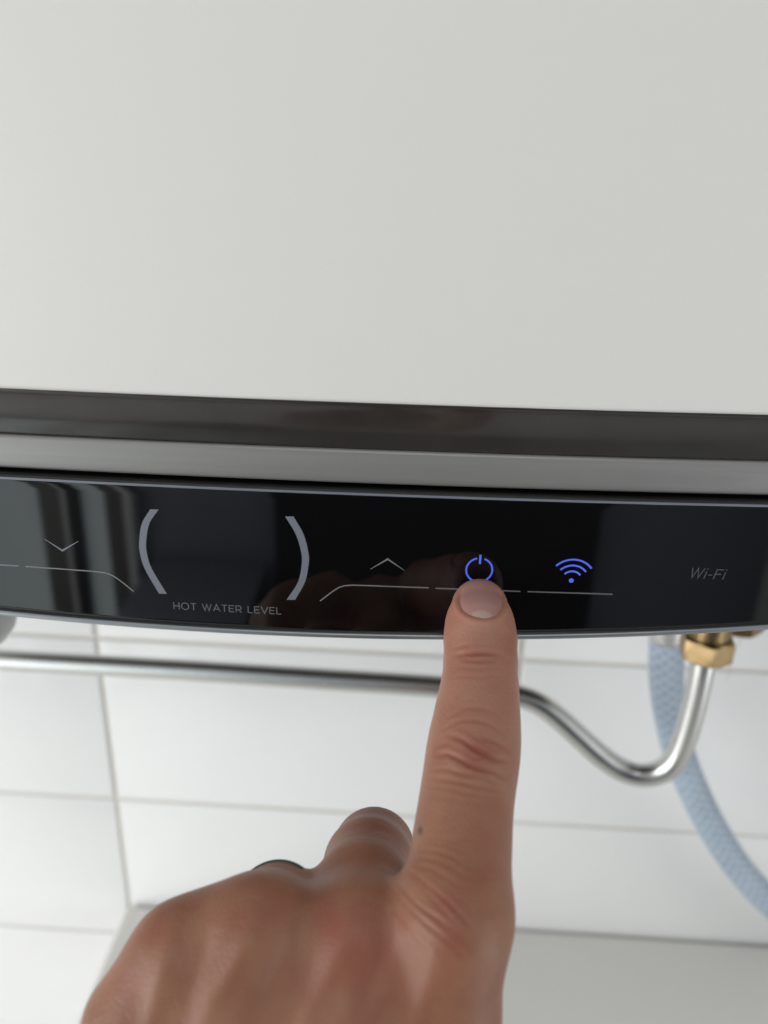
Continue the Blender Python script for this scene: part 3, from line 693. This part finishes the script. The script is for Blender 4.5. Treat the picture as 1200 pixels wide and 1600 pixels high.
def mixc(fac, a, c, typ='MIX'):
    m_ = n.new('ShaderNodeMix'); m_.data_type = 'RGBA'; m_.blend_type = typ
    for s_, v_ in ((m_.inputs[0], fac), (m_.inputs[6], a), (m_.inputs[7], c)):
        if isinstance(v_, (tuple, float, int)): s_.default_value = v_
        else: l.new(v_, s_)
    return m_.outputs[2]
SK1, SK2, SKR = (.285, .142, .084, 1), (.250, .113, .068, 1), (.245, .070, .046, 1)
r1 = n.new('ShaderNodeValToRGB'); r1.color_ramp.elements[0].position = .38; r1.color_ramp.elements[1].position = .62
l.new(nz(130).outputs[0], r1.inputs[0])
c1 = mixc(r1.outputs[0], SK1, SK2)
a1 = n.new('ShaderNodeAttribute'); a1.attribute_name = 'redness'
rm = n.new('ShaderNodeMath'); rm.operation = 'MULTIPLY_ADD'; rm.use_clamp = True; rm.inputs[1].default_value = 1.0; rm.inputs[2].default_value = 0.16
l.new(a1.outputs['Fac'], rm.inputs[0])
c2 = mixc(rm.outputs[0], c1, SKR)
a2 = n.new('ShaderNodeAttribute'); a2.attribute_name = 'mole'
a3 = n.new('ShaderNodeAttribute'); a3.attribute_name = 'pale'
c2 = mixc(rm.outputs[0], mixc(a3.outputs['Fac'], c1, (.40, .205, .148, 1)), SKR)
c3 = mixc(a2.outputs['Fac'], c2, (.09, .045, .03, 1))
l.new(c3, b.inputs['Base Color'])
vo = n.new('ShaderNodeTexVoronoi'); vo.inputs['Scale'].default_value = 1500; l.new(tc.outputs['Object'], vo.inputs['Vector'])
nb2 = nz(900, 4); mpx = n.new('ShaderNodeMapping'); mpx.inputs['Scale'].default_value = (.22, 1, 1)
l.new(tc.outputs['Object'], mpx.inputs[0]); l.new(mpx.outputs[0], nb2.inputs['Vector'])
ad = n.new('ShaderNodeMath'); ad.operation = 'MULTIPLY_ADD'; ad.inputs[1].default_value = .6; l.new(vo.outputs['Distance'], ad.inputs[0]); l.new(nb2.outputs[0], ad.inputs[2])
bp = n.new('ShaderNodeBump'); bp.inputs['Strength'].default_value = .45; bp.inputs['Distance'].default_value = .0002
l.new(ad.outputs[0], bp.inputs['Height']); l.new(bp.outputs[0], b.inputs['Normal'])
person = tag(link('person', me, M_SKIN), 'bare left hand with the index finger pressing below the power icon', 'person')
# fingernail: a curved plate seated in its folds
def to_skin(px, py):
    r_ = ray(px, py); L = np.linalg.norm(r_); r_ = r_ / L; t = .145
    for _ in range(80):
        s_ = hand_sdf((CAM + r_ * t)[None])[0]; t += min(s_ * .9, .004)
        if abs(s_) < 1e-6: break
    return CAM + r_ * t
V, Fc, lun, rings_n = [], [], [], 12
for k in range(rings_n + 1):
    f_ = k / rings_n
    for p_ in nail_o:
        q = NC + (p_ - NC) * max(f_, .02) * 1.01; s_ = to_skin(*q); nn = grad(s_[None])[0]
        lw = min(1, max(0, (q[1] - 914) / 16))
        h = (.10 - .34 * f_ ** 8 * lw - .06 * f_ ** 4) * mm
        V.append(s_ + nn * h)
        cv = 1 - ((q[0] - 751.5) / 20) ** 2 - ((q[1] - 966) / 13.5) ** 2
        lun.append(max(0, min(.8, cv * 1.6 + .1)) if q[1] < 967 else 0)
m_ = len(nail_o)
for k in range(rings_n):
    for j in range(m_): Fc.append((k * m_ + j, k * m_ + (j + 1) % m_, (k + 1) * m_ + (j + 1) % m_, (k + 1) * m_ + j))
M_NAIL = mat('fingernail', (.5, .3, .27), .30)
nail = mesh('fingernail', V, Fc, M_NAIL, None); keep(nail, person)
at = nail.data.attributes.new('lunula', 'FLOAT', 'POINT'); at.data.foreach_set('value', np.array(lun, np.float32))
n, l, b = nodes(M_NAIL); a1 = n.new('ShaderNodeAttribute'); a1.attribute_name = 'lunula'
tc = n.new('ShaderNodeTexCoord'); c0 = mixc(nz(300).outputs[0], (.36, .195, .175, 1), (.33, .175, .155, 1))
l.new(mixc(a1.outputs['Fac'], c0, (.43, .29, .25, 1)), b.inputs['Base Color'])
b.inputs['Subsurface Weight'].default_value = .1; b.inputs['Subsurface Scale'].default_value = .002
# dark metal ring on the ring finger
ax = ringf[3][0] - ringf[1][0]; ax /= np.linalg.norm(ax)
u = np.cross(ax, [0, 0, 1.0]); u /= np.linalg.norm(u); v = np.cross(ax, u)
V, Fc = [], []; R0 = 9.15 * mm; prf = [(R0 - .0006, -.0022), (R0 + .0003, -.0022), (R0 + .0006, -.0014), (R0 + .0007, 0), (R0 + .0006, .0014), (R0 + .0003, .0022), (R0 - .0006, .0022)]
for k in range(64):
    a = 2 * math.pi * k / 64
    for r_, h in prf: V.append(ring_c + (math.cos(a) * u + math.sin(a) * v) * r_ + ax * h)
m_ = len(prf)
for k in range(64):
    for j in range(m_): Fc.append((k * m_ + j, k * m_ + (j + 1) % m_, ((k + 1) % 64) * m_ + (j + 1) % m_, ((k + 1) % 64) * m_ + j))
tag(mesh('finger_ring', V, Fc, M_RING), 'thin dark metal ring worn on the bent ring finger', 'ring')
